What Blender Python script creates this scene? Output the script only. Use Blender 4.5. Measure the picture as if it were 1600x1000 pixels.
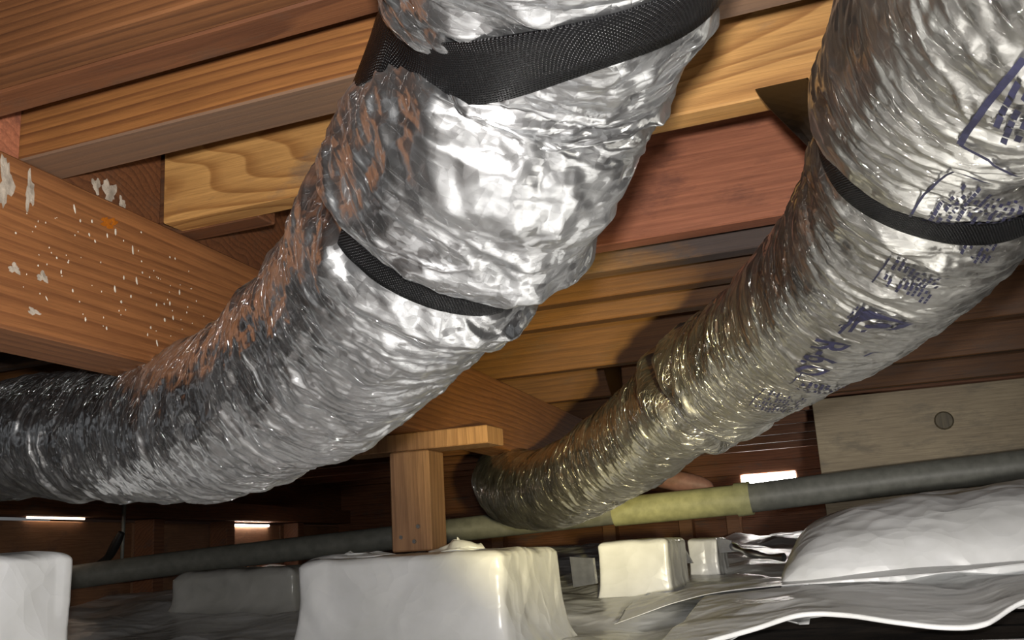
import bpy, bmesh, math, random
import numpy as np
from mathutils import Vector, Matrix

random.seed(7)
for o in list(bpy.data.objects):
    bpy.data.objects.remove(o)
COL = bpy.context.scene.collection
SC = bpy.context.scene

# ------------------------------------------------------------------ camera
F = 1500.0
YAW, PITCH, ROLL = math.radians(20.5), math.radians(13.0), math.radians(-3.5)
_cy, _sy, _cp, _sp = math.cos(YAW), math.sin(YAW), math.cos(PITCH), math.sin(PITCH)
FW = np.array([-_sy*_cp, _cy*_cp, _sp])
_rt = np.array([_cy, _sy, 0.0])
_up = np.cross(_rt, FW)
_c, _s = math.cos(ROLL), math.sin(ROLL)
RT, UP = _c*_rt+_s*_up, -_s*_rt+_c*_up
CAM = np.array([0.0, 0.0, 0.22])
cam_d = bpy.data.cameras.new('camera')
cam_d.sensor_width = 36.0
cam_d.lens = 36.0*F/1600.0
cam_d.clip_start = 0.02
cam = bpy.data.objects.new('camera', cam_d)
COL.objects.link(cam)
cam.matrix_world = Matrix(((RT[0], UP[0], -FW[0], CAM[0]), (RT[1], UP[1], -FW[1], CAM[1]),
                           (RT[2], UP[2], -FW[2], CAM[2]), (0, 0, 0, 1)))
SC.camera = cam


def ray(x, y):
    return FW+RT*(x-800)/F-UP*(y-500)/F


def at(x, y, d):
    """world point seen at a pixel of the survey photo at depth d"""
    return CAM+ray(x, y)*d


def on(x, y, ax, v):
    r = ray(x, y)
    return CAM+r*(v-CAM[ax])/r[ax]


# ------------------------------------------------------------------ world + light
W = bpy.data.worlds.new('world')
SC.world = W
W.use_nodes = True
W.node_tree.nodes['Background'].inputs[0].default_value = (0.95, 0.97, 1.0, 1)
W.node_tree.nodes['Background'].inputs[1].default_value = 0.07
SC.view_settings.view_transform = 'Standard'
SC.view_settings.look = 'None'
SC.view_settings.gamma = 1.0
SC.view_settings.use_curve_mapping = False
SC.view_settings.exposure = 0.75


def lamp(name, kind, loc, energy, color, **kw):
    d = bpy.data.lights.new(name, kind)
    d.energy = energy
    d.color = color
    for k, v in kw.items():
        setattr(d, k, v)
    o = bpy.data.objects.new(name, d)
    COL.objects.link(o)
    o.location = loc
    return o


def aim(o, target):
    dvec = Vector(target)-Vector(o.location)
    o.rotation_euler = dvec.to_track_quat('-Z', 'Y').to_euler()


# the phone's own torch, just above and left of its lens, and added fill spots beside it
FL = CAM+UP*0.035-RT*0.004
flash = lamp('phone_torch', 'SPOT', FL, 32.0, (1.0, 0.96, 0.92), shadow_soft_size=0.012,
             spot_size=math.radians(98), spot_blend=0.45)
aim(flash, FL+FW)
far_fill = lamp('warm_far_fill', 'SPOT', CAM+RT*0.11-UP*0.03, 150.0, (1.0, 0.82, 0.30), shadow_soft_size=0.02,
            spot_size=math.radians(25), spot_blend=0.95)  # added warm fill that yellows the far bay between the ducts
aim(far_fill, at(930, 680, 2.0))
low_fill = lamp('floor_fill', 'SPOT', CAM+RT*0.16-UP*0.06, 65.0, (1.0, 0.95, 0.88), shadow_soft_size=0.03,
            spot_size=math.radians(44), spot_blend=0.9)  # added neutral fill that brightens the far floor and sheeting
aim(low_fill, at(1260, 900, 2.2))


# ------------------------------------------------------------------ material helpers
def nmat(name):
    m = bpy.data.materials.new(name)
    m.use_nodes = True
    nt = m.node_tree
    b = nt.nodes['Principled BSDF']
    return m, nt, b


def N(nt, t, **kw):
    n = nt.nodes.new(t)
    for k, v in kw.items():
        if k in n.inputs:
            n.inputs[k].default_value = v
        else:
            setattr(n, k, v)
    return n


def ramp(nt, fac, stops):
    r = nt.nodes.new('ShaderNodeValToRGB')
    e = r.color_ramp.elements
    while len(e) < len(stops):
        e.new(0.5)
    for i, (p, c) in enumerate(stops):
        e[i].position = p
        e[i].color = c if len(c) == 4 else (*c, 1)
    nt.links.new(fac, r.inputs[0])
    return r.outputs[0]


def mix(nt, fac, a, b, mode='MIX'):
    n = nt.nodes.new('ShaderNodeMix')
    n.data_type = 'RGBA'
    n.blend_type = mode
    for sock, v in ((n.inputs[0], fac), (n.inputs[6], a), (n.inputs[7], b)):
        if hasattr(v, 'is_linked') or hasattr(v, 'links'):
            nt.links.new(v, sock)
        elif isinstance(v, (tuple, list)):
            sock.default_value = v if len(v) == 4 else (*v, 1)
        else:
            sock.default_value = v
    return n.outputs[2]


def math_n(nt, op, a, b=None):
    n = nt.nodes.new('ShaderNodeMath')
    n.operation = op
    for i, v in enumerate((a, b)):
        if v is None:
            continue
        if hasattr(v, 'links'):
            nt.links.new(v, n.inputs[i])
        else:
            n.inputs[i].default_value = v
    return n.outputs[0]


def coords(nt, scale, kind='Object', loc=(0, 0, 0)):
    tc = nt.nodes.new('ShaderNodeTexCoord')
    mp = nt.nodes.new('ShaderNodeMapping')
    mp.inputs['Scale'].default_value = scale
    mp.inputs['Location'].default_value = loc
    nt.links.new(tc.outputs[kind], mp.inputs[0])
    return mp.outputs[0]


def noise(nt, vec, scale=1.0, detail=3.0, rough=0.55):
    n = N(nt, 'ShaderNodeTexNoise', Scale=scale, Detail=detail, Roughness=rough)
    nt.links.new(vec, n.inputs['Vector'])
    return n.outputs[0]


def wood(name, light, dark, axis=0, rings=9.0, ring_amt=0.6, stain=None, stain_amt=0.0, seed=0.0, rough=0.62, zfreq=9.0, under=None, lines=60.0):
    """sawn softwood: distorted growth rings, fine pores, optional mould and dirt stain"""
    m, nt, b = nmat(name)
    lo = (seed*3.1, seed*1.7, seed*2.3)
    sc = [zfreq]*3
    sc[axis] = 0.9
    v1 = coords(nt, sc, loc=lo)
    n1 = noise(nt, v1, 1.0, 2.0, 0.45)
    sp_ = nt.nodes.new('ShaderNodeSeparateXYZ')
    nt.links.new(coords(nt, (1, 1, 1), loc=lo), sp_.inputs[0])
    ax = [i_ for i_ in range(3) if i_ != axis]
    acr = math_n(nt, 'ADD', math_n(nt, 'MULTIPLY', sp_.outputs[ax[1]], lines), math_n(nt, 'MULTIPLY', sp_.outputs[ax[0]], lines*0.7))
    ph = math_n(nt, 'FRACT', math_n(nt, 'ADD', acr, math_n(nt, 'MULTIPLY', n1, rings)))
    md_ = [dark[i_]*0.35+light[i_]*0.65 for i_ in range(3)]
    rgv = ramp(nt, ph, [(0.0, light), (0.55, md_), (0.86, dark), (0.93, dark), (1.0, light)])
    sc2 = [260.0]*3
    sc2[axis] = 9.0
    n2 = noise(nt, coords(nt, sc2, loc=lo), 1.0, 5.0, 0.7)
    fine = ramp(nt, n2, [(0.3, (0.55, 0.52, 0.50)), (0.62, (1.08, 1.08, 1.08))])
    col = mix(nt, ring_amt, light, rgv)
    col = mix(nt, 0.75, col, fine, 'MULTIPLY')
    sc3 = [6.0]*3
    sc3[axis] = 2.2
    n3 = noise(nt, coords(nt, sc3, loc=lo), 1.0, 4.0, 0.6)
    tone = ramp(nt, n3, [(0.3, (0.72, 0.66, 0.62)), (0.7, (1.12, 1.08, 1.02))])
    col = mix(nt, 0.8, col, tone, 'MULTIPLY')
    if stain is not None:
        sc4 = [16.0]*3
        sc4[axis] = 6.0
        n4 = noise(nt, coords(nt, sc4, loc=(seed+4, 1, 2)), 1.0, 6.0, 0.7)
        msk = ramp(nt, n4, [(0.60-0.25*stain_amt, (0, 0, 0)), (0.72-0.2*stain_amt, (1, 1, 1))])
        col = mix(nt, math_n(nt, 'MULTIPLY', msk, min(1.0, 0.5+stain_amt*0.4)), col, stain)
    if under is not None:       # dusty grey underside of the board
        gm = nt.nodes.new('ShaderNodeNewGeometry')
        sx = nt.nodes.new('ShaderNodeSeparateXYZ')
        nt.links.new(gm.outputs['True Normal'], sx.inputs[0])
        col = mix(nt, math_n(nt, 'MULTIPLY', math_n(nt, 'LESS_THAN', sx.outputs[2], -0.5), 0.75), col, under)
    nt.links.new(col, b.inputs['Base Color'])
    b.inputs['Roughness'].default_value = rough
    bp = N(nt, 'ShaderNodeBump', Strength=0.25, Distance=0.002)
    nt.links.new(n2, bp.inputs['Height'])
    nt.links.new(bp.outputs[0], b.inputs['Normal'])
    return m


def plain(name, col, rough=0.6, metal=0.0, var=0.15, scale=30.0, bump=0.2, spec=0.5):
    m, nt, b = nmat(name)
    n = noise(nt, coords(nt, (scale, scale, scale)), 1.0, 4.0)
    c = mix(nt, 1.0, col, ramp(nt, n, [(0.3, (1-var,)*3), (0.7, (1+var,)*3)]), 'MULTIPLY')
    nt.links.new(c, b.inputs['Base Color'])
    b.inputs['Roughness'].default_value = rough
    b.inputs['Metallic'].default_value = metal
    b.inputs['Specular IOR Level'].default_value = spec
    bp = N(nt, 'ShaderNodeBump', Strength=bump, Distance=0.003)
    nt.links.new(n, bp.inputs['Height'])
    nt.links.new(bp.outputs[0], b.inputs['Normal'])
    return m


def foil_mat(name, tint, rough=0.2, bump=0.9):
    """aluminised jacket: metal film over a square scrim net, finely crinkled"""
    m, nt, b = nmat(name)
    uv = coords(nt, (1, 1, 1), 'UV')
    # crinkle facets
    warp = N(nt, 'ShaderNodeTexNoise', Scale=45.0, Detail=2.0)
    nt.links.new(uv, warp.inputs['Vector'])
    mad = N(nt, 'ShaderNodeVectorMath', operation='MULTIPLY_ADD')
    mad.inputs[1].default_value = (0.005, 0.005, 0.005)
    nt.links.new(warp.outputs['Color'], mad.inputs[0])
    nt.links.new(uv, mad.inputs[2])
    hs = []
    for sx, sy, rot, w in ((14, 95, 0.22, 1.0), (34, 230, -0.2, 0.6), (60, 80, 0.5, 1.0), (140, 170, 0.9, 0.5)):
        mp = nt.nodes.new('ShaderNodeMapping')
        mp.inputs['Scale'].default_value = (sx, sy, 1)
        mp.inputs['Rotation'].default_value = (0, 0, rot)
        nt.links.new(mad.outputs[0], mp.inputs[0])
        vo = N(nt, 'ShaderNodeTexVoronoi', feature='F1')
        vo.voronoi_dimensions = '2D'
        vo.inputs['Scale'].default_value = 1.0
        nt.links.new(mp.outputs[0], vo.inputs['Vector'])
        sub = N(nt, 'ShaderNodeVectorMath', operation='SUBTRACT')
        nt.links.new(mp.outputs[0], sub.inputs[0])
        nt.links.new(vo.outputs['Position'], sub.inputs[1])
        sc = N(nt, 'ShaderNodeVectorMath', operation='SUBTRACT')
        sc.inputs[1].default_value = (0.5, 0.5, 0.5)
        nt.links.new(vo.outputs['Color'], sc.inputs[0])
        dt = N(nt, 'ShaderNodeVectorMath', operation='DOT_PRODUCT')
        nt.links.new(sub.outputs[0], dt.inputs[0])
        nt.links.new(sc.outputs[0], dt.inputs[1])
        hs.append(math_n(nt, 'MULTIPLY', dt.outputs['Value'], w))
    h = math_n(nt, 'ADD', math_n(nt, 'ADD', hs[0], hs[1]), math_n(nt, 'ADD', hs[2], hs[3]))
    # scrim threads
    sep = nt.nodes.new('ShaderNodeSeparateXYZ')
    nt.links.new(uv, sep.inputs[0])
    thr = []
    for k in (0, 1):
        fr = math_n(nt, 'FRACT', math_n(nt, 'MULTIPLY', sep.outputs[k], 72.0))
        d = math_n(nt, 'ABSOLUTE', math_n(nt, 'SUBTRACT', fr, 0.5))
        thr.append(math_n(nt, 'LESS_THAN', d, 0.05))
    net = math_n(nt, 'MAXIMUM', thr[0], thr[1])
    h = math_n(nt, 'ADD', h, math_n(nt, 'MULTIPLY', net, 0.10))
    bp = N(nt, 'ShaderNodeBump', Strength=bump, Distance=0.0024)
    nt.links.new(h, bp.inputs['Height'])
    nt.links.new(bp.outputs[0], b.inputs['Normal'])
    rn = N(nt, 'ShaderNodeTexNoise', Scale=14.0, Detail=3.0)
    nt.links.new(uv, rn.inputs['Vector'])
    g1 = nt.nodes.new('ShaderNodeBsdfAnisotropic')
    g2 = nt.nodes.new('ShaderNodeBsdfAnisotropic')
    g1.inputs['Color'].default_value = (*[c*0.66 for c in tint], 1)
    g2.inputs['Color'].default_value = (*[c*0.95 for c in tint], 1)
    g1.inputs['Roughness'].default_value = rough
    g2.inputs['Roughness'].default_value = 0.40
    for g in (g1, g2):
        nt.links.new(bp.outputs[0], g.inputs['Normal'])
    mx = nt.nodes.new('ShaderNodeMixShader')
    nt.links.new(ramp(nt, rn.outputs[0], [(0.35, (0.20,)*3), (0.65, (0.52,)*3)]), mx.inputs[0])
    nt.links.new(g1.outputs[0], mx.inputs[1])
    nt.links.new(g2.outputs[0], mx.inputs[2])
    nt.links.new(mx.outputs[0], nt.nodes['Material Output'].inputs[0])
    return m


def web_mat(name):
    """black woven hanger webbing; UV in metres"""
    m, nt, b = nmat(name)
    uv = coords(nt, (1, 1, 1), 'UV')
    sep = nt.nodes.new('ShaderNodeSeparateXYZ')
    nt.links.new(uv, sep.inputs[0])
    a = math_n(nt, 'SINE', math_n(nt, 'MULTIPLY', sep.outputs[0], 6.283*520))
    row = math_n(nt, 'MULTIPLY', math_n(nt, 'FLOOR', math_n(nt, 'MULTIPLY', sep.outputs[1], 620)), 0.5)
    a2 = math_n(nt, 'SINE', math_n(nt, 'ADD', math_n(nt, 'MULTIPLY', sep.outputs[0], 6.283*430),
                                    math_n(nt, 'MULTIPLY', row, 6.283)))
    c2 = math_n(nt, 'SINE', math_n(nt, 'MULTIPLY', sep.outputs[1], 6.283*620))
    h = math_n(nt, 'MULTIPLY', math_n(nt, 'ADD', a2, 1.0), math_n(nt, 'ADD', c2, 1.3))
    bp = N(nt, 'ShaderNodeBump', Strength=0.8, Distance=0.0005)
    nt.links.new(h, bp.inputs['Height'])
    nt.links.new(bp.outputs[0], b.inputs['Normal'])
    b.inputs['Base Color'].default_value = (0.003, 0.003, 0.0034, 1)
    b.inputs['Roughness'].default_value = 0.30
    b.inputs['Specular IOR Level'].default_value = 0.16
    return m


def plastic_mat(name, col, rough=0.32, trans=0.0):
    m, nt, b = nmat(name)
    n = noise(nt, coords(nt, (9, 9, 9)), 1.0, 4.0)
    c = mix(nt, 1.0, col, ramp(nt, n, [(0.3, (0.86, 0.86, 0.84)), (0.7, (1.03, 1.03, 1.03))]), 'MULTIPLY')
    nt.links.new(c, b.inputs['Base Color'])
    b.inputs['Roughness'].default_value = rough
    hs = []
    base = coords(nt, (1, 1, 1))
    wn = N(nt, 'ShaderNodeTexNoise', Scale=7.0, Detail=2.0)
    nt.links.new(base, wn.inputs['Vector'])
    mad = N(nt, 'ShaderNodeVectorMath', operation='MULTIPLY_ADD')
    mad.inputs[1].default_value = (0.10, 0.10, 0.10)
    nt.links.new(wn.outputs['Color'], mad.inputs[0])
    nt.links.new(base, mad.inputs[2])
    for sc_, w_ in (((5, 9, 9), 1.0), ((16, 24, 22), 0.38)):
        mp = nt.nodes.new('ShaderNodeMapping')
        mp.inputs['Scale'].default_value = sc_
        mp.inputs['Rotation'].default_value = (0.2, 0.1, 0.5)
        nt.links.new(mad.outputs[0], mp.inputs[0])
        vo = N(nt, 'ShaderNodeTexVoronoi', feature='F1')
        vo.inputs['Scale'].default_value = 1.0
        nt.links.new(mp.outputs[0], vo.inputs['Vector'])
        hs.append(math_n(nt, 'MULTIPLY', vo.outputs['Distance'], w_))
    nf = math_n(nt, 'ADD', hs[0], hs[1])
    bp = N(nt, 'ShaderNodeBump', Strength=0.4, Distance=0.02)
    nt.links.new(nf, bp.inputs['Height'])
    nt.links.new(bp.outputs[0], b.inputs['Normal'])
    b.inputs['Subsurface Weight'].default_value = trans
    return m


def emit_mat(name, col, st):
    m, nt, b = nmat(name)
    b.inputs['Base Color'].default_value = (0.8, 0.8, 0.8, 1)
    b.inputs['Emission Color'].default_value = (*col, 1)
    b.inputs['Emission Strength'].default_value = st
    return m


GREY_STAIN = (0.10, 0.085, 0.075)
M = {}
M['girder'] = wood('girder_wood', (0.335, 0.142, 0.050), (0.155, 0.055, 0.019), axis=1, rings=5, ring_amt=0.6, seed=1, zfreq=7, lines=70)
M['j_orange'] = wood('joist_orange', (0.185, 0.078, 0.027), (0.072, 0.026, 0.009), rings=4, ring_amt=0.65, seed=2, zfreq=8, lines=110)
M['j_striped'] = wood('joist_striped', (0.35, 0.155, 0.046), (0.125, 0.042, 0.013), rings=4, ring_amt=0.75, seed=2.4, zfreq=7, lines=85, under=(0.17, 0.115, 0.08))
M['j_dull'] = wood('joist_dull', (0.165, 0.072, 0.022), (0.09, 0.036, 0.012), rings=3, ring_amt=0.5, stain=(0.09, 0.05, 0.03), stain_amt=0.3, seed=6, lines=50)
M['j_brown'] = wood('joist_brown', (0.185, 0.073, 0.028), (0.082, 0.028, 0.011), rings=10, ring_amt=0.7, stain=(0.09, 0.05, 0.03), stain_amt=0.35, seed=3)
M['j_yellow'] = wood('joist_yellow', (0.60, 0.34, 0.115), (0.34, 0.16, 0.045), rings=24, ring_amt=0.9, stain=GREY_STAIN, stain_amt=0.12, seed=5.3, zfreq=6, lines=8)
M['j_red'] = wood('joist_red', (0.42, 0.16, 0.085), (0.25, 0.085, 0.045), rings=6, ring_amt=0.45, stain=(0.12, 0.045, 0.03), stain_amt=0.3, seed=8)
M['j_mould'] = wood('joist_mould', (0.24, 0.135, 0.068), (0.14, 0.07, 0.033), rings=8, ring_amt=0.6, stain=(0.075, 0.06, 0.058), stain_amt=0.8, seed=9)
M['sub'] = wood('subfloor_wood', (0.20, 0.085, 0.036), (0.10, 0.035, 0.016), axis=1, rings=6, ring_amt=0.5, stain=(0.17, 0.13, 0.10), stain_amt=0.25, seed=11)
M['post'] = wood('post_wood', (0.36, 0.205, 0.108), (0.22, 0.115, 0.058), axis=2, rings=6, ring_amt=0.6, seed=12)
M['far_wood'] = wood('far_wood', (0.30, 0.13, 0.06), (0.15, 0.055, 0.025), rings=7, ring_amt=0.6, stain=GREY_STAIN, stain_amt=0.2, seed=14)
M['panel'] = wood('sheathing_wood', (0.40, 0.21, 0.11), (0.28, 0.13, 0.06), rings=5, ring_amt=0.4, stain=(0.12, 0.07, 0.05), stain_amt=0.3, seed=15)
M['ply'] = wood('grey_board', (0.40, 0.34, 0.235), (0.28, 0.235, 0.15), rings=4, ring_amt=0.35, stain=(0.18, 0.155, 0.11), stain_amt=0.35, seed=16, zfreq=6)
M['foil1'] = foil_mat('foil_jacket', (0.88, 0.89, 0.90), 0.11)
M['foil2'] = foil_mat('foil_jacket_warm', (0.86, 0.85, 0.80), 0.14, 0.6)
M['web'] = web_mat('black_webbing')
M['ink'] = plain('blue_ink', (0.013, 0.013, 0.034), 0.5, 0.0, 0.3, 200, 0.05)
M['white_poly'] = plastic_mat('white_polythene', (0.78, 0.79, 0.80), 0.28)
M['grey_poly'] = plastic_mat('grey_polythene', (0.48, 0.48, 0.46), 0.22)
M['dirt'] = plain('dirt', (0.055, 0.038, 0.026), 0.95, 0.0, 0.4, 25, 0.8)
M['pipe'] = plain('grey_pipe', (0.20, 0.205, 0.18), 0.5, 0.0, 0.2, 30, 0.1)
M['pipe_lit'] = plain('lit_pipe', (0.42, 0.42, 0.22), 0.55, 0.0, 0.2, 30, 0.1)  # yellow light on the middle length, put into the pipe colour
M['black'] = plain('black_plastic', (0.012, 0.012, 0.012), 0.5, 0.0, 0.2, 40, 0.1)
M['tape'] = plain('dark_tape', (0.10, 0.105, 0.125), 0.35, 0.0, 0.2, 40, 0.2)
M['pink'] = plain('pink_glare', (0.24, 0.125, 0.105), 0.6, 0.0, 0.2, 40, 0.4)  # pink glare of the daylight slot, put into a colour
M['paint'] = plain('white_paint', (0.72, 0.66, 0.55), 0.7, 0.0, 0.15, 80, 0.1)
M['putty'] = plain('grey_putty', (0.42, 0.36, 0.29), 0.85, 0.0, 0.35, 90, 0.6)
M['steel'] = plain('zinc_steel', (0.45, 0.45, 0.45), 0.45, 1.0, 0.2, 90, 0.1)
M['glow'] = emit_mat('daylight_gap', (1.0, 0.95, 0.9), 14.0)
M['glow_w'] = emit_mat('daylight_gap_warm', (1.0, 0.8, 0.6), 3.0)


# ------------------------------------------------------------------ object helpers
def tag(o, label=None, cat=None, group=None, kind=None):
    if label:
        o['label'] = label
    if cat:
        o['category'] = cat
    if group:
        o['group'] = group
    if kind:
        o['kind'] = kind
    return o


def empty(name, loc=(0, 0, 0)):
    o = bpy.data.objects.new(name, None)
    COL.objects.link(o)
    o.location = loc
    o.empty_display_size = 0.05
    return o


def link(name, me, mat, parent=None, loc=None, smooth=False):
    o = bpy.data.objects.new(name, me)
    COL.objects.link(o)
    if mat and not me.materials:
        me.materials.append(mat)
    if smooth:
        me.polygons.foreach_set('use_smooth', np.ones(len(me.polygons), dtype=bool))
    if loc is not None:
        o.location = loc
    if parent:
        o.parent = parent
        o.matrix_parent_inverse = Matrix.Translation(-Vector(parent.location))
    return o


def box_mesh(name, dx, dy, dz, bev=0.002, jit=0.0):
    bm = bmesh.new()
    bmesh.ops.create_cube(bm, size=1.0)
    for v in bm.verts:
        v.co = Vector((v.co.x*dx+random.uniform(-jit, jit), v.co.y*dy+random.uniform(-jit, jit), v.co.z*dz+random.uniform(-jit, jit)))
    if bev:
        bmesh.ops.bevel(bm, geom=list(bm.edges), offset=bev, segments=1, affect='EDGES', profile=0.5)
    me = bpy.data.meshes.new(name)
    bm.to_mesh(me)
    bm.free()
    return me


def board(name, x0, x1, y0, y1, z0, z1, mat, parent=None, bev=0.002, jit=0.0, rotz=0.0):
    me = box_mesh(name, x1-x0, y1-y0, z1-z0, bev, jit)
    o = link(name, me, mat, parent, ((x0+x1)/2, (y0+y1)/2, (z0+z1)/2))
    o.rotation_euler = (0, 0, rotz)
    return o


def grid_mesh(name, P, closed_u=False, uv=None):
    """P: array (nv, nu, 3); quads between rows; closed_u wraps the second index"""
    nv, nu = P.shape[:2]
    V = P.reshape(-1, 3).astype(np.float32)
    iu = np.arange(nu if closed_u else nu-1)
    iv = np.arange(nv-1)
    A, B = np.meshgrid(iv, iu, indexing='ij')
    B2 = (B+1) % nu
    Q = np.stack([A*nu+B, A*nu+B2, (A+1)*nu+B2, (A+1)*nu+B], -1).reshape(-1, 4).astype(np.int32)
    me = bpy.data.meshes.new(name)
    me.vertices.add(len(V))
    me.vertices.foreach_set('co', V.ravel())
    me.loops.add(Q.size)
    me.loops.foreach_set('vertex_index', Q.ravel())
    me.polygons.add(len(Q))
    me.polygons.foreach_set('loop_start', np.arange(0, Q.size, 4, dtype=np.int32))
    if uv is not None:
        L = me.uv_layers.new(name='UVMap')
        u = uv(A, B)      # (A,B) -> arrays for the four corners
        L.data.foreach_set('uv', u.astype(np.float32).ravel())
    me.update(calc_edges=True)
    return me


def hash2(i, j, seed):
    h = (i.astype(np.int64)*374761393+j.astype(np.int64)*668265263+seed*1274126177) & 0x7fffffff
    h = ((h ^ (h >> 13))*1274126177) & 0x7fffffff
    h = (h ^ (h >> 16)) & 0xffff
    return h/32767.5-1.0


def tri(u, v, seed, pv=None):
    """piecewise-planar noise on a triangle lattice: flat facets meeting in sharp creases"""
    i = np.floor(u)
    j = np.floor(v)
    a = u-i
    b = v-j
    i = i.astype(np.int64)
    j = j.astype(np.int64)

    def hh(ii, jj):
        return hash2(ii, jj % pv if pv else jj, seed)
    h00, h10, h01, h11 = hh(i, j), hh(i+1, j), hh(i, j+1), hh(i+1, j+1)
    low = h00+a*(h10-h00)+b*(h01-h00)
    upp = h11+(1-a)*(h01-h11)+(1-b)*(h10-h11)
    return np.where(a+b < 1, low, upp)


def smo(u, v, seed, pv=None):
    i = np.floor(u)
    j = np.floor(v)
    a = u-i
    b = v-j
    a = a*a*(3-2*a)
    b = b*b*(3-2*b)
    i = i.astype(np.int64)
    j = j.astype(np.int64)

    def hh(ii, jj):
        return hash2(ii, jj % pv if pv else jj, seed)
    return (hh(i, j)*(1-a)+hh(i+1, j)*a)*(1-b)+(hh(i, j+1)*(1-a)+hh(i+1, j+1)*a)*b


def tube_path(pts, rad, nseg=20):
    """plain round tube mesh along a polyline of points"""
    pts = np.array(pts, float)
    T = np.gradient(pts, axis=0)
    T /= np.linalg.norm(T, axis=1)[:, None]
    ref = np.array([0, 0, 1.0]) if abs(T[0][2]) < 0.9 else np.array([1.0, 0, 0])
    rows = []
    n = ref-T[0]*(ref@T[0])
    n /= np.linalg.norm(n)
    for k in range(len(pts)):
        n = n-T[k]*(n@T[k])
        n /= np.linalg.norm(n)
        bb = np.cross(T[k], n)
        r = rad[k] if hasattr(rad, '__len__') else rad
        th = np.linspace(0, 2*np.pi, nseg, endpoint=False)
        rows.append(pts[k]+r*(np.cos(th)[:, None]*n+np.sin(th)[:, None]*bb))
    return np.array(rows)


def catmull(P, n):
    """centripetal-ish Catmull-Rom through rows of P, resampled to n rows evenly by length of the first 3 columns"""
    P = np.array(P, float)
    Q = np.vstack([2*P[0]-P[1], P, 2*P[-1]-P[-2]])
    out = []
    for k in range(1, len(Q)-2):
        t = np.linspace(0, 1, 60, endpoint=False)[:, None]
        p0, p1, p2, p3 = Q[k-1], Q[k], Q[k+1], Q[k+2]
        out.append(0.5*((2*p1)+(-p0+p2)*t+(2*p0-5*p1+4*p2-p3)*t*t+(-p0+3*p1-3*p2+p3)*t**3))
    out = np.vstack(out+[P[-1:]])
    L = np.concatenate([[0], np.cumsum(np.linalg.norm(np.diff(out[:, :3], axis=0), axis=1))])
    s = np.linspace(0, L[-1], n)
    return np.stack([np.interp(s, L, out[:, c]) for c in range(out.shape[1])], 1), s


# ------------------------------------------------------------------ structure: ground, subfloor, walls
ZG, ZJ, ZS = 0.458, 0.642, 0.826       # girder underside, joist underside, subfloor underside
WALL_Y = 5.9

bm = bmesh.new()
bmesh.ops.create_grid(bm, x_segments=60, y_segments=60, size=0.5)
for v in bm.verts:
    v.co.x = v.co.x*9.0-1.8
    v.co.y = v.co.y*9.0+2.2
    v.co.z = random.uniform(-0.012, 0.004)
me = bpy.data.meshes.new('floor')
bm.to_mesh(me)
bm.free()
tag(link('floor', me, M['dirt']), kind='structure')

ceil = empty('ceiling', (0, 2, ZS))
tag(ceil, kind='structure')
x = -6.2
k = 0
pl_me = [box_mesh('plank', 0.136, 8.6, 0.02, 0.0015) for _ in range(3)]
while x < 2.7:
    link('plank', pl_me[k % 3], M['sub'], ceil, (x+0.07, 2.2+0.05*math.sin(k*2.1), ZS+0.011+0.0006*math.sin(k*1.3)))
    x += 0.139
    k += 1

# far wall: horizontal planks on studs, with a bright gap of daylight
wb = empty('wall_back', (0, WALL_Y, 0))
tag(wb, kind='structure')
zz = [(-0.01, 0.137), (0.138, 0.277), (0.278, 0.402), (0.403, 0.458), (0.530, 0.602), (0.603, 0.722), (0.723, 0.826)]
for z0, z1 in zz:
    board('plank', -6.2, 0.1, WALL_Y, WALL_Y+0.03, z0, z1, M['far_wood'], wb, 0.0008)
p0, p1 = on(1158, 750, 1, WALL_Y-0.02), on(1243, 746, 1, WALL_Y-0.02)
board('plank', -6.2, p0[0]-0.004, WALL_Y, WALL_Y+0.03, 0.459, 0.529, M['far_wood'], wb, 0.002)
board('plank', p1[0]+0.004, 0.1, WALL_Y, WALL_Y+0.03, 0.459, 0.529, M['far_wood'], wb, 0.002)
board('backing', -6.2, 0.1, WALL_Y+0.031, WALL_Y+0.045, -0.01, 0.826, M['black'], wb, 0)
for px in (955, 1075, 1150, 700, 780):
    c = on(px, 840, 1, WALL_Y-0.05)
    board('stud', c[0]-0.04, c[0]+0.04, WALL_Y-0.09, WALL_Y-0.001, 0.0, 0.40, M['panel'], wb, 0.003)

# side wall on the left running away from us, sheathing panels below a dark sill
A = at(-10, 806, 3.2)
Bp = at(560, 823, 7.0)
dirv = (Bp-A)[:2]
ang = math.atan2(dirv[1], dirv[0])
wl = empty('wall_left', (A[0], A[1], 0))
tag(wl, kind='structure')
ex = np.array([math.cos(ang), math.sin(ang)])
ny = np.array([-math.sin(ang), math.cos(ang)])


def wl_piece(name, s0, s1, z0, z1, off, th, mat):
    c = A[:2]+ex*(s0+s1)/2+ny*off
    me = box_mesh(name, s1-s0, th, z1-z0, 0.003)
    o = link(name, me, mat, wl, (c[0], c[1], (z0+z1)/2))
    o.rotation_euler = (0, 0, ang)
    return o


zt = A[2]
for s0, s1 in ((-1.2, -0.02), (0.0, 0.9), (0.92, 1.62), (1.64, 2.5), (2.52, 4.6)):
    wl_piece('panel', s0, s1, -0.01, zt-0.012, 0.03, 0.02, M['panel'])
for s0 in (-0.55, 0.95, 1.65, 2.6):
    wl_piece('stud', s0-0.045, s0+0.045, 0.0, zt-0.002, -0.03, 0.09, M['far_wood'])
wl_piece('sill', -1.2, 4.6, zt+0.002, zt+0.09, 0.0, 0.14, M['far_wood'])
wl_piece('rim', -1.2, 4.6, zt+0.095, ZS, 0.02, 0.04, M['far_wood'])

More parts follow.
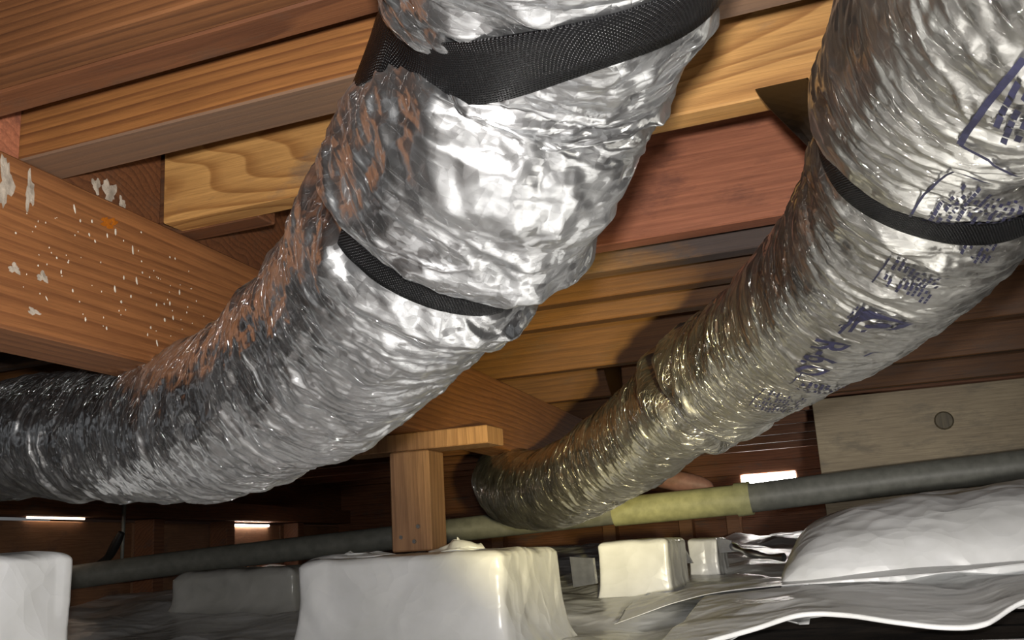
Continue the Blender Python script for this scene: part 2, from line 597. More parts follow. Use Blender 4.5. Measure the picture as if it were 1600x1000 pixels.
# grey board panel closing the bay on the right
pc0 = on(1270, 640, 1, 3.5)
wr = empty('wall_right', (0.3, 3.5, 0.3))
tag(wr, kind='structure')
me = box_mesh('panel', 1.9, 0.025, 0.64, 0.002)
link('panel', me, M['ply'], wr, (pc0[0]+0.95, 3.515, 0.322))
kn = on(1475, 657, 1, 3.50)
bm = bmesh.new()
bmesh.ops.create_cone(bm, cap_ends=True, segments=20, radius1=0.032, radius2=0.026, depth=0.008)
me = bpy.data.meshes.new('knot')
bm.to_mesh(me)
bm.free()
o = link('knot', me, wood('knot_wood', (0.17, 0.15, 0.10), (0.08, 0.07, 0.05), axis=1, rings=12, seed=3), wr, (kn[0], 3.500, kn[2]))
o.rotation_euler = (math.pi/2, 0, 0)

# ------------------------------------------------------------------ girder and its bits
ga = math.radians(4.4)
gd = np.array([-math.sin(ga), math.cos(ga)])
gn = np.array([math.cos(ga), math.sin(ga)])
G0 = np.array([-0.800, 0.70])           # a point on the girder's right face


def gpt(t, off, z):
    q = G0+gd*t+gn*off
    return np.array([q[0], q[1], z])


gx = empty('floor_girder', tuple(gpt(1.2, -0.045, ZG)))
tag(gx, 'long reddish brown timber girder speckled with white paint running under the joists', 'beam')
me = box_mesh('beam', 0.089, 6.0, 0.184, 0.003)
o = link('beam', me, M['girder'], gx, gpt(2.2, -0.0445, ZG+0.092))
o.rotation_euler = (0, 0, ga)
girder_beam = o


def fleck(px, py, ln, wd, tilt, mat, bmh, hit, nrm, right, up):
    c = hit(px, py)
    n = 8 if ln*wd < 60*(1.0/F)**2 else 26
    vs = []
    for k in range(n):
        a = 2*math.pi*k/n
        r = random.uniform(0.75, 1.1) if n == 8 else 0.85+0.24*math.sin(3*a+px)+0.15*math.sin(5*a+py)+0.08*math.sin(11*a+px)
        lx, lz = wd*math.cos(a)*r, ln*math.sin(a)*r
        q = c+right*(lx*math.cos(tilt)-lz*math.sin(tilt))+up*(lx*math.sin(tilt)+lz*math.cos(tilt))+nrm*0.0006
        vs.append(bmh.verts.new(q))
    top = bmh.verts.new(c+nrm*0.0013)
    for k in range(n):
        bmh.faces.new((vs[k], vs[(k+1) % n], top))


def girder_hit(px, py):
    r = ray(px, py)
    nn = np.array([gn[0], gn[1], 0])
    p = np.array([G0[0], G0[1], 0])
    return CAM+r*((p-CAM)@nn)/(r@nn)


nn3 = np.array([gn[0], gn[1], 0])
rr3 = np.array([gd[0], gd[1], 0])
uu3 = np.array([0, 0, 1.0])
bm = bmesh.new()
spots = [(116, 326, 8, 2.4, .3), (180, 362, 6, 3, .1), (167, 368, 4, 2, .1), (207, 391, 8, 2.4, .2), (213, 439, 7, 2.4, .2),
         (193, 434, 4, 2, .1), (179, 452, 6, 3, .3), (280, 457, 5, 2, 0), (204, 463, 3, 2, 0), (189, 472, 3, 3, 0), (244, 476, 3, 2, 0),
         (256, 475, 2, 2, 0), (265, 474, 4, 2, 0), (257, 500, 4, 3, 0), (270, 497, 4, 2, .2), (245, 537, 6, 2.2, .4), (133, 499, 4, 2.4, 0),
         (113, 454, 3, 2, .3), (72, 466, 5, 1.2, .6), (125, 345, 3, 2, 0), (143, 346, 3, 2, 0), (139, 367, 3, 2, .4), (148, 377, 3, 2, .4),
         (95, 425, 4, 1.6, 0), (59, 415, 2, 2, 0), (230, 523, 3, 1.5, 0), (166, 513, 3, 2, 0), (235, 512, 3, 2, 0), (265, 402, 2, 2, 0),
         (273, 404, 2, 2, 0), (222, 426, 2, 2, 0), (220, 363, 2, 2, 0), (24, 364, 2, 2, 0), (88, 403, 2, 2, 0), (106, 410, 2, 2, 0)]
for k in range(60):
    t = random.random()
    spots.append((20+300*t, 300+130*t+random.random()*150, random.uniform(.8, 2), random.uniform(.8, 1.6), 0))
for px, py, ln, wd, tl in spots:
    d = (girder_hit(px, py)-CAM)@FW
    fleck(px, py, ln*d/F, wd*d/F, tl, None, bm, girder_hit, nn3, rr3, uu3)
me = bpy.data.meshes.new('paint_flecks')
bm.to_mesh(me)
bm.free()
o = link('paint_flecks', me, M['paint'], gx)
tag(o, 'small white paint splashes', kind='stuff')
for px, py, ln, wd in ((22, 420, 9, 13), (66, 433, 9, 13), (46, 300, 34, 10), (8, 285, 45, 16), (52, 487, 6, 14)):
    bm = bmesh.new()
    d = (girder_hit(px, py)-CAM)@FW
    fleck(px, py, ln*d/F, wd*d/F, 0.0, None, bm, girder_hit, nn3, rr3, uu3)
    me = bpy.data.meshes.new('plaster_smear')
    bm.to_mesh(me)
    bm.free()
    link('plaster_smear', me, M['putty'], gx)

bm = bmesh.new()
for px, py, ln, wd in ((168, 350, 9, 14), (178, 347, 7, 8), (163, 344, 6, 8)):
    d = (girder_hit(px, py)-CAM)@FW
    fleck(px, py, ln*d/F, wd*d/F, 0.3, None, bm, girder_hit, nn3, rr3, uu3)
me = bpy.data.meshes.new('resin_drip')
bm.to_mesh(me)
bm.free()
tag(link('resin_drip', me, plain('amber_resin', (0.45, 0.13, 0.01), 0.25, 0, 0.2, 60, 0.1), gx), 'shiny amber resin bleed')

# ------------------------------------------------------------------ joists
JX0, JX1 = -4.6, 1.6


def joist(yf, mat, label, th=0.038, x0=JX0, x1=JX1, z0=ZJ, bend=0.0):
    t = board('floor_joist', x0, x1, yf, yf+th, z0+0.0005, ZS-0.0005, mat, None, 0.002)
    t.rotation_euler = (0, 0, bend)
    return tag(t, label, 'joist', 'floor joists overhead')


joist(0.545, M['j_orange'], 'nearest orange brown floor joist, cut by the top left corner of the photo')
joist(0.5845, M['j_brown'], 'brown joist nailed against the back of the nearest one, top left')
joist(0.705, M['j_striped'], 'striped orange joist with a grey underside, above the near end of the girder', th=0.060)
joist(0.935, M['j_yellow'], 'pale yellow joist with swirling grain, its left end cut flush on the girder', x0=-0.818)
joist(1.335, M['j_red'], 'broad reddish joist seen between the two silver ducts')
joist(1.475, M['j_mould'], 'greyish mould-stained joist just behind the broad reddish one')
joist(1.640, M['j_dull'], 'narrow brown joist right behind the mould-stained joist')
joist(1.820, M['j_dull'], 'orange joist third behind the reddish one, lit beside the right duct')
joist(2.330, M['j_dull'], 'dark orange joist ending just above the timber post girder cap')
joist(2.860, M['j_dull'], 'small yellow-lit joist face left of the far pinched duct, upper of two')
joist(3.360, M['j_dull'], 'small yellow-lit joist face left of the far pinched duct, lower of two')
for k, yy in enumerate((3.80, 4.25, 4.70, 5.15, 5.60)):
    tag(joist(yy, M['far_wood'], ('dark distant joist just behind the grey board, nearest of the five far ones', 'second dark distant joist behind the grey board',
                                 'middle one of five dark distant joists before the far wall', 'dark distant joist second from the far plank wall',
                                 'last dark joist right against the far plank wall')[k]), group='distant joists by the far wall')
# joist from the other side lapping the yellow one on the girder
tag(board('floor_joist', JX0, -0.70, 0.9745, 1.012, ZJ+0.0005, ZS-0.0005, M['j_brown']),
    'dark brown joist lapping behind the yellow joist on the girder', 'joist', 'floor joists overhead')
# blocking on the girder
for y0, y1, lab in ((0.7655, 0.934, 'grey-smeared blocking between striped joist and yellow joist on the girder'),
                    (0.6235, 0.7045, 'short reddish blocking at the left edge between two near joists'),
                    (1.0125, 1.334, 'shadowed blocking on the girder behind the yellow joist')):
    g = G0+gd*((y0+y1)/2-G0[1])
    b0 = empty('blocking', (g[0]-0.03, (y0+y1)/2, ZJ))
    tag(b0, lab, 'blocking', 'blocking on the girder')
    board('block', g[0]-0.047, g[0]-0.009, y0, y1, ZJ+0.001, ZS-0.001, M['j_brown'] if y0 > 0.7 else M['j_red'], b0, 0.0015)
    if 0.74 < y0 < 0.85:
        bm = bmesh.new()

        def bh(px, py):
            return on(px, py, 0, g[0]-0.009)
        for px, py, ln, wd in ((170, 300, 22, 16), (150, 290, 14, 10), (190, 318, 12, 8)):
            d = (bh(px, py)-CAM)@FW
            fleck(px, py, ln*d/F, wd*d/F, 0, None, bm, bh, np.array([1., 0, 0]), np.array([0, 1., 0]), uu3)
        me = bpy.data.meshes.new('plaster_smear')
        bm.to_mesh(me)
        bm.free()
        link('plaster_smear', me, M['putty'], b0)

# ------------------------------------------------------------------ post on the wrapped pier, with its cap board
pr = at(690, 760, 2.0)
pt = 1.17
PT = gpt(pt, -0.0445, 0)
pz0 = 0.213
post = empty('timber_post', (PT[0], PT[1], pz0))
tag(post, 'square brown timber post standing on the plastic-wrapped pier', 'post')
me = box_mesh('shaft', 0.089, 0.089, ZG-0.038-pz0-0.001, 0.003)
o = link('shaft', me, M['post'], post, (PT[0], PT[1], (ZG-0.038+pz0)/2))
o.rotation_euler = (0, 0, ga)
cb = board('cap_board', PT[0]-0.17, PT[0]+0.185, PT[1]-0.045, PT[1]+0.045, ZG-0.0375, ZG-0.0005, M['post'], post, 0.002)
for k, (dx, dz) in enumerate(((-0.02, 0.03), (0.02, 0.05), (0.01, 0.02))):
    bm = bmesh.new()
    bmesh.ops.create_cone(bm, cap_ends=True, segments=10, radius1=0.005, radius2=0.004, depth=0.003)
    me = bpy.data.meshes.new('nail_head')
    bm.to_mesh(me)
    bm.free()
    o = link('nail_head', me, M['steel'], post, (PT[0]+dx, PT[1]-0.0455, pz0+dz))
    o.rotation_euler = (math.pi/2, 0, 0)


# ------------------------------------------------------------------ flexible ducts
class Duct:
    def __init__(self, pts, r, n, m, seed, big=1.0):
        self.big = big
        P, s = catmull(pts, n)
        self.s, self.C, self.R = s, P[:, :3], P[:, 3]
        for _ in range(40):     # ease the joints
            self.C[1:-1] = 0.25*self.C[:-2]+0.5*self.C[1:-1]+0.25*self.C[2:]
        T = np.gradient(self.C, s, axis=0)
        T /= np.linalg.norm(T, axis=1)[:, None]
        self.T = T
        n0 = np.array([0, 0, 1.0])
        NN = []
        for k in range(n):
            n0 = n0-T[k]*(n0@T[k])
            n0 /= np.linalg.norm(n0)
            NN.append(n0)
        self.N = np.array(NN)
        self.B = np.cross(T, self.N)
        K = np.gradient(T, s, axis=0)
        for _ in range(60):
            K[1:-1] = 0.25*K[:-2]+0.5*K[1:-1]+0.25*K[2:]
        self.kN = (K*self.N).sum(1)
        self.kB = (K*self.B).sum(1)
        self.m, self.seed = m, seed
        self.pinch = []          # (theta samples, s samples, width, depth, bulge)
        self.len = s[-1]

    def fr(self, s):
        f = lambda a: np.stack([np.interp(s, self.s, a[:, c]) for c in range(3)], -1)
        return f(self.C), f(self.N), f(self.B), f(self.T)

    def disp(self, s, th):
        sd = self.seed
        th = (th+np.pi) % (2*np.pi)-np.pi
        q = th/(2*np.pi) % 1.0
        w1 = smo(s*14, q*5, sd+1, 5)
        w2 = smo(s*30, q*9, sd+2, 9)
        # curvature: folds are deep on the inside of a bend, stretched flat on the outside
        inner = np.interp(s, self.s, self.kN)*np.cos(th)+np.interp(s, self.s, self.kB)*np.sin(th)
        amp = np.clip(0.75+0.22*inner, 0.45, 1.7)
        s1 = s+0.012*w1+0.05*q*0
        d = 0.0035*smo(s*9, q*4, sd+3, 4)
        d += self.big*0.0042*tri(s1*24+0.9*w2, q*15+0.7*w1, sd+10, 15)
        d += amp*0.0034*tri(s1*46+0.9*w2, q*7+0.5*w1, sd+4, 7)
        d += amp*0.0024*tri((s+0.008*w2)*85+0.8*w1, q*9+0.6*w2, sd+5, 9)
        # long slanting pleats and thin sharp creases running round the jacket
        d += amp*0.0026*tri((s+0.006*w2)*62+q*4+0.7*w1, q*5+0.8*w2, sd+11, 5)
        rdg = 1-np.abs(smo((s+0.010*w1)*55+q*3+0.6*w2, q*6+0.5*w2, sd+12, 6))
        d += 0.0030*np.clip(rdg-0.80, 0, 1)*5*0.6
        rdg = 1-np.abs(smo((s+0.010*w2)*95-q*5+0.6*w1, q*10+0.5*w1, sd+13, 10))
        d += 0.0016*np.clip(rdg-0.80, 0, 1)*5*0.6
        d += self.big*0.0020*tri((s+0.004*w1)*58+1.1*w2, q*36+1.2*w1, sd+14, 36)
        d += 0.0012*tri(s*120+1.2*w1, q*26+0.9*w2, sd+6, 26)
        d += 0.0007*tri(s*230+1.0*w2, q*60+1.5*w1, sd+7, 60)
        for (tt, ss, wd, dp, bg) in self.pinch:
            g = (s-np.interp(th, tt, ss))/wd
            d = d*(1-0.85*np.exp(-(g*1.25)**4))
            e = np.exp(-g*g)
            d -= dp*e
            d += dp*bg*np.exp(-((np.abs(g)-1.9)/0.8)**2)
            d += 0.0025*np.exp(-((np.abs(g)-1.6)/0.9)**2)*tri(s*70, q*38+w1, sd+9, 38)
        return d

    def pos(self, s, th, off=0.0, flat=False):
        C, Nn, B, T = self.fr(s)
        r = np.interp(s, self.s, self.R)+off
        if not flat:
            r = r+self.disp(s, th)
        dr = np.cos(th)[..., None]*Nn+np.sin(th)[..., None]*B
        return C+dr*r[..., None]

    def prep(self, a, b):
        s = np.arange(a, b, 0.0008)
        th = np.linspace(-np.pi, np.pi, 600)
        S, H = np.meshgrid(s, th, indexing='ij')
        P = self.pos(S, H, 0.0, True)
        C, Nn, B, T = self.fr(S)
        dr = np.cos(H)[..., None]*Nn+np.sin(H)[..., None]*B
        V = P-CAM
        fac = (dr*V).sum(-1) < 0
        z = V@FW
        X = 800+F*(V@RT)/z
        Y = 500-F*(V@UP)/z
        ok = fac & (z > 0.1)
        self._inv = (S[ok], H[ok], X[ok], Y[ok], z[ok])

    def inv(self, px, py):
        """surface coordinate (s, theta) facing the camera at a pixel"""
        S, H, X, Y, z = self._inv
        d = (X-px)**2+(Y-py)**2+z*2.0
        k = np.argmin(d)
        return S[k], H[k]

    def build(self, name, mat, parent, spans, nt):
        s = np.concatenate([np.linspace(a, b, n, endpoint=False) for a, b, n in spans]+[[self.len]])
        th = np.linspace(0, 2*np.pi, nt, endpoint=False)
        S, H = np.meshgrid(s, th, indexing='ij')
        P = self.pos(S, H)
        dt = 2*np.pi/nt*0.1

        def uv(A, Bi):
            u = np.stack([Bi, Bi+1, Bi+1, Bi], -1)*dt
            v = np.stack([s[A], s[A], s[A+1], s[A+1]], -1)
            return np.stack([u, v], -1)
        me = grid_mesh(name, P, True, uv)
        return link(name, me, mat, parent, None, True)


def ribbon(name, centre, wdir, ndir, width, mat, parent=None, th=0.0012, loc=None):
    """flat strap along points; wdir = across direction, ndir = outward normal"""
    C = np.array(centre)
    wd = np.array(wdir)
    nd = np.array(ndir)
    L = np.concatenate([[0], np.cumsum(np.linalg.norm(np.diff(C, axis=0), axis=1))])
    k = 5
    cs = np.linspace(-0.5, 0.5, k)
    row = [C+wd*(width*c)+nd*th for c in cs]+[C+wd*(width*c) for c in cs[::-1]]
    P = np.stack(row, 1)
    vv = np.array(list(cs*width)+list(cs[::-1]*width)+[-0.5*width])

    def uv(A, Bi):
        u = np.stack([L[A], L[A], L[A+1], L[A+1]], -1)
        v = np.stack([vv[Bi], vv[Bi+1], vv[Bi+1], vv[Bi]], -1)
        return np.stack([u, v], -1)
    me = grid_mesh(name, P, True, uv)
    return link(name, me, mat, parent, loc, True)


R0 = 0.094
d1 = Duct([(-0.03, -0.30, 0.535, R0), (-0.04, 0.0, 0.535, R0), (-0.065, 0.25, 0.537, R0), (-0.115, 0.42, 0.533, R0),
           (*at(838, 40, 0.590), R0), (*at(766, 205, 0.640), 0.0955), (*at(652, 392, 0.755), 0.0955), (*at(536, 530, 0.885), 0.096),
           (*at(408, 622, 1.045), 0.0955), (*at(285, 668, 1.235), 0.0955), (*at(150, 678, 1.43), 0.095), (*at(-10, 690, 1.58), 0.094),
           (*at(-180, 730, 1.75), 0.094), (-2.2, 1.5, 0.36, 0.094)], R0, 1400, 400, 11)
d2 = Duct([(0.75, -0.15, 0.535, R0), (0.50, 0.12, 0.533, R0), (0.27, 0.36, 0.530, R0), (0.15, 0.52, 0.52, R0),
           (*at(1512, 90, 0.665), 0.099), (*at(1480, 210, 0.755), 0.099), (*at(1425, 325, 0.86), 0.096), (*at(1342, 422, 1.0), 0.095),
           (*at(1234, 515, 1.22), 0.093), (*at(1096, 608, 1.56), 0.093), (*at(1040, 650, 1.76), 0.092), (*at(960, 712, 2.02), 0.095),
           (*at(872, 760, 2.30), 0.096), (*at(806, 762, 2.60), 0.098), (*at(790, 745, 3.0), 0.098), (*at(800, 735, 3.5), 0.098)], R0, 1400, 400, 37, 0.35)
d1.prep(0.5, 1.5)
d2.prep(0.7, 2.5)


def ring_from_pixels(d, pix, wd, dp, bg=0.55):
    st = np.array([d.inv(*p) for p in pix])
    S, H = st[:, 0], np.unwrap(st[:, 1])
    o = np.argsort(H)
    H, S = H[o], S[o]
    # fit s(theta) = a + b cos + c sin so that the ring closes
    bas = lambda t: np.stack([np.ones_like(t), np.cos(t), np.sin(t), np.cos(2*t), np.sin(2*t)], -1)
    reg = np.diag([0, 0.2, 0.2, 0.35, 0.35])
    co = np.linalg.lstsq(np.vstack([bas(H), reg]), np.concatenate([S, np.zeros(5)]), rcond=None)[0]
    fn = lambda t: bas(np.asarray(t, float))@co
    tt = np.linspace(-np.pi-0.1, np.pi+0.1, 200)
    if dp:
        d.pinch.append((tt, fn(tt), wd, dp, bg))
    return fn, H.min(), H.max()


f1, a1, b1 = ring_from_pixels(d1, [(598, 66), (640, 95), (700, 110), (760, 114), (850, 105), (950, 75), (1040, 38), (1090, 12)], 0.034, 0.005, 0.1)
f2, a2, b2 = ring_from_pixels(d1, [(528, 385), (550, 412), (590, 440), (640, 468), (700, 490), (780, 494)], 0.017, 0.012, 0.4)
f3, a3, b3 = ring_from_pixels(d2, [(1288, 262), (1320, 300), (1370, 332), (1430, 356), (1500, 372), (1570, 366)], 0.026, 0.008)
f4, a4, b4 = ring_from_pixels(d2, [(1016, 572), (1030, 615), (1055, 650), (1085, 672)], 0.030, 0.020)

duct1 = empty('flexible_duct', tuple(d1.C[700]))
tag(duct1, 'large crinkled silver foil flexible duct sweeping down to the left under the girder', 'duct')
d1.build('foil_jacket', M['foil1'], duct1, [(0, 0.55, 60), (0.55, 2.35, 1250), (2.35, d1.len, 80)], 440)
duct2 = empty('flexible_duct', tuple(d2.C[700]))
tag(duct2, 'silver foil flexible duct on the right with blue print, pinched by a strap', 'duct')
d2.build('foil_jacket', M['foil2'], duct2, [(0, 0.72, 60), (0.72, 1.9, 640), (1.9, 3.2, 420), (3.2, d2.len, 40)], 360)


def strap(d, fn, ta, tb, width, label, up_a=None, up_b=None, off=0.0012, wtail=None):
    """sling round the duct from theta ta to tb; up_a/up_b = points on joists where its tails are stapled"""
    th = np.linspace(ta, tb, 70)
    s = fn(th)
    lift = np.full_like(th, off)
    # ride on the highest foil across the width so that it does not sink in
    sub = np.stack([d.disp(s+width*c, th) for c in np.linspace(-.45, .45, 7)], 0).mean(0)
    ker = np.ones(9)/9
    sub = np.convolve(np.pad(sub, 4, mode='edge'), ker, 'valid')
    P = d.pos(s, th, 0.0, True)
    C, Nn, B, T = d.fr(s)
    dr = np.cos(th)[:, None]*Nn+np.sin(th)[:, None]*B
    P = P+dr*(sub+lift)[:, None]
    tang = np.gradient(P, axis=0)
    tang /= np.linalg.norm(tang, axis=1)[:, None]
    wd = np.cross(dr, tang)
    wd /= np.linalg.norm(wd, axis=1)[:, None]
    pts, ws, ns = list(P), list(wd), list(dr)
    for end, up in ((0, up_a), (1, up_b)):
        if up is None:
            continue
        src = pts[0] if end == 0 else pts[-1]
        w, n = (ws[0], ns[0]) if end == 0 else (ws[-1], ns[-1])
        ext = [src+(np.array(up)-src)*t for t in np.linspace(0.12, 1, 8)]
        wn = []
        dirn = np.array(up)-src
        dirn /= np.linalg.norm(dirn)
        w2 = (w if wtail is None else np.array(wtail, float))
        w2 = w2-dirn*(w2@dirn)
        if w2@w < 0:
            w2 = -w2
        w2 /= np.linalg.norm(w2)
        n2 = np.cross(dirn, w2)
        if n2@n < 0:
            n2 = -n2
        if end == 0:
            pts = ext[::-1]+pts
            tw = [w+(w2-w)*min(1, k/5) for k in range(1, 9)][::-1]
            tn = [n+(n2-n)*min(1, k/5) for k in range(1, 9)][::-1]
            ws = tw+ws
            ns = tn+ns
        else:
            pts = pts+ext
            ws = ws+[w+(w2-w)*min(1, k/5) for k in range(1, 9)]
            ns = ns+[n+(n2-n)*min(1, k/5) for k in range(1, 9)]
    o = ribbon('hanger_strap', pts, ws, ns, width, M['web'])
    return tag(o, label, 'strap', 'black webbing duct hangers')



top1 = d1.pos(np.array([f1(0.0)]), np.array([0.0]))[0]
strap(d1, f1, -2*math.pi+0.02, -0.02, 0.044, 'wide black woven strap slung under the large left duct near the top',
      (top1[0], top1[1], ZJ), None, off=0.002)
strap(d1, f2, a2-0.15, b2+0.1, 0.023, 'narrow black strap half buried in the folds of the left duct', off=0.0015)
st3 = strap(d2, f3, -2*math.pi+0.3, b3+0.3, 0.034, 'black strap hanging from a joist round the upper right duct', off=0.003)
qa, qb = on(1180, 140, 2, ZJ-0.001), on(1262, 122, 2, ZJ-0.001)
pc_ = d2.pos(np.array([f3(b3)]), np.array([b3]), 0.003)[0]
tc_ = d2.fr(np.array([f3(b3)]))[3][0]
cen, wds = [], []
for t in np.linspace(0, 1, 12):
    e = t*t*(3-2*t)
    wv = (qb-qa)*(1-e)+(-tc_*0.030)*e
    cen.append(((qa+qb)/2)*(1-t)+pc_*t)
    wds.append(wv)
ribbon('tail', cen, wds, [np.array([0.2, -0.98, 0.0])]*12, 1.0, M['web'], st3)
st4 = strap(d2, f4, a4-0.1, b4+0.3, 0.018, 'thin black strap tied tight round the far pinch of the right duct', off=0.003)
q0 = at(972, 655, 2.03)
q1 = on(957, 575, 1, 2.326)
tl = [q0+(q1-q0)*t for t in np.linspace(0, 1, 10)]
ribbon('tail', tl, [np.array([0.35+0.65*t, -0.3*(1-t), 0]) for t in np.linspace(0, 1, 10)], [np.array([0.1, -1, 0])]*10, 0.045, M['web'], st4)


# ------------------------------------------------------------------ print on the right duct
def surf(d, S, H, off=0.0025):
    S, H = np.asarray(S, float), np.asarray(H, float)
    m_ = np.mean([d.disp(S+a, H+b) for a in (-.004, 0, .004) for b in (-.04, 0, .04)], 0)
    C, Nn, B, T = d.fr(S)
    r = np.interp(S, d.s, d.R)+np.maximum(m_+off, d.disp(S, H)+0.0008)
    return C+(np.cos(H)[..., None]*Nn+np.sin(H)[..., None]*B)*r[..., None]


def print_obj(name, polys, d, parent=duct2, off=0.0025):
    """polys: lists of (s, theta) corners; each polygon is laid on the jacket as thin ink"""
    bm = bmesh.new()
    for poly in polys:
        vs = [bm.verts.new((p[0]*10, p[1], 0)) for p in poly]
        try:
            bm.faces.new(vs)
        except ValueError:
            pass
    bm.normal_update()
    bmesh.ops.triangulate(bm, faces=bm.faces[:])
    for _ in range(3):
        ee = [e for e in bm.edges if math.hypot((e.verts[0].co.x-e.verts[1].co.x)/10, 0.1*(e.verts[0].co.y-e.verts[1].co.y)) > 0.006]
        if not ee:
            break
        bmesh.ops.subdivide_edges(bm, edges=ee, cuts=1)
        bmesh.ops.triangulate(bm, faces=bm.faces[:])
    co = np.array([v.co[:] for v in bm.verts])
    P = surf(d, co[:, 0]/10, co[:, 1], off)
    for v, p in zip(bm.verts, P):
        v.co = p
    me = bpy.data.meshes.new(name)
    bm.to_mesh(me)
    bm.free()
    return link(name, me, M['ink'], parent)


def near_th(t, ref):
    return t+2*math.pi*round((ref-t)/(2*math.pi))


def px_poly(d, pix):
    out = []
    ref = None
    for p in pix:
        a, b = d.inv(*p)
        if ref is None:
            ref = b
        out.append((a, near_th(b, ref)))
    return out


def px_line(d, p, q, w):
    """stroke of width w metres between two pixels, following the jacket"""
    a, b = px_poly(d, [p, q])
    v = np.array([(b[0]-a[0]), (b[1]-a[1])*0.1])
    n = np.array([-v[1], v[0]])/np.linalg.norm(v)*w/2
    n = (n[0], n[1]/0.1)
    return [(a[0]+n[0], a[1]+n[1]), (b[0]+n[0], b[1]+n[1]), (b[0]-n[0], b[1]-n[1]), (a[0]-n[0], a[1]-n[1])]


def text_polys(body, d, o_px, x_px, y_px):
    """lettering spread between three pixels: baseline start, baseline end, top of the first letter"""
    cu = bpy.data.curves.new('t', 'FONT')
    cu.body = body
    cu.resolution_u = 4
    cu.offset = 0.012
    ob = bpy.data.objects.new('t', cu)
    COL.objects.link(ob)
    bpy.context.view_layer.update()
    dg = bpy.context.evaluated_depsgraph_get()
    me = bpy.data.meshes.new_from_object(ob.evaluated_get(dg))
    bpy.data.objects.remove(ob)
    co = np.array([v.co[:] for v in me.vertices])
    x0, x1, y0, y1 = co[:, 0].min(), co[:, 0].max(), co[:, 1].min(), co[:, 1].max()
    (o, xx, yy) = px_poly(d, [o_px, x_px, y_px])
    u = (co[:, 0]-x0)/(x1-x0)
    v = (co[:, 1]-y0)/(y1-y0)
    S = o[0]+u*(xx[0]-o[0])+v*(yy[0]-o[0])
    H = o[1]+u*(xx[1]-o[1])+v*(yy[1]-o[1])
    polys = [[(S[i], H[i]) for i in p.vertices] for p in me.polygons]
    bpy.data.meshes.remove(me)
    return polys


o = print_obj('printed_rating', text_polys('R-6.0', d2, (1276, 526), (1243, 572), (1332, 536)), d2)
tag(o, 'dark blue printed rating R-6.0')
# emblem: dark pennant with a pale swoosh left open, two rules beside it
emb = [[(1349, 483), (1360, 481), (1380, 487), (1400, 493), (1428, 499), (1412, 501), (1398, 496), (1384, 493.5), (1368, 493), (1352, 498), (1340, 506), (1332, 518), (1325, 518), (1336, 502)],
       [(1350, 509), (1360, 503.5), (1376, 501), (1390, 502), (1394, 505), (1384, 509), (1370, 511), (1356, 511)],
       [(1404, 501), (1428, 500), (1410, 507), (1390, 514), (1376, 517), (1384, 513), (1398, 508)],
       [(1346, 514), (1356, 514), (1352, 518), (1345, 518)]]
polys = [px_poly(d2, e) for e in emb]
polys.append(px_line(d2, (1352, 476), (1311, 521), 0.0028))
o = print_obj('printed_emblem', polys, d2)
tag(o, 'dark blue pennant emblem with a pale swoosh')
lines = [px_line(d2, (1503, 216), (1600, 92), 0.0042), px_line(d2, (1503, 216), (1546, 240), 0.0022), px_line(d2, (1546, 240), (1612, 262), 0.0016),
         px_line(d2, (1495, 254), (1424, 335), 0.0017), px_line(d2, (1495, 254), (1612, 276), 0.0014),
         px_line(d2, (1392, 398), (1362, 442), 0.0014), px_line(d2, (1258, 573), (1236, 594), 0.0014), px_line(d2, (1196, 606), (1172, 630), 0.0014),
         px_line(d2, (1350, 555), (1380, 546), 0.002)]
for ln_ in lines:
    print_obj('printed_rule', [ln_], d2)


def fine_print(d, o_px, x_px, y_px, rows, fill, seed, wmin=0.03, wmax=0.12, lead=0.55):
    """rows of marks too small to read, reading along the duct"""
    rnd = random.Random(seed)
    (o, xx, yy) = px_poly(d, [o_px, x_px, y_px])
    polys = []
    for r in range(rows):
        v0 = r/rows
        v1 = v0+lead/rows
        u = rnd.uniform(0, 0.1)
        while u < 1:
            w = rnd.uniform(wmin, wmax)
            if rnd.random() < fill and u+w < 1.02:
                q = []
                for uu, vv in ((u, v0), (u+w*0.85, v0), (u+w*0.85, v1), (u, v1)):
                    q.append((o[0]+uu*(xx[0]-o[0])+vv*(yy[0]-o[0]), o[1]+uu*(xx[1]-o[1])+vv*(yy[1]-o[1])))
                polys.append(q)
            u += w
    return polys


polys = fine_print(d2, (1590, 118), (1546, 208), (1640, 150), 3, 0.8, 1, 0.10, 0.25)
polys += fine_print(d2, (1520, 272), (1436, 350), (1620, 300), 14, 0.6, 2, 0.015, 0.06)
polys += fine_print(d2, (1404, 398), (1376, 442), (1490, 425), 10, 0.6, 3, 0.04, 0.16)
polys += fine_print(d2, (1342, 474), (1306, 512), (1352, 478), 2, 0.8, 4, 0.05, 0.12)
polys += fine_print(d2, (1264, 582), (1245, 600), (1330, 596), 9, 0.5, 5, 0.06, 0.2)
polys += fine_print(d2, (1212, 606), (1180, 632), (1270, 622), 12, 0.55, 6, 0.03, 0.09)
o = print_obj('printed_lines', polys, d2)
tag(o, 'blocks of small blue print', kind='stuff')

# ------------------------------------------------------------------ polythene: ground sheet, wrapped piers, folds
def ground_h(X, Y):
    h = 0.03+0.085*np.clip((Y-2.0)/1.6, 0, 1.6)
    w = smo(X*2.1, Y*2.1, 5)
    h = h+0.030*tri(X*2.6+0.8*w, Y*3.4+0.9*w, 21)+0.016*tri(X*6+w, Y*7-w, 22)+0.004*tri(X*15, Y*16+w, 23)
    return h


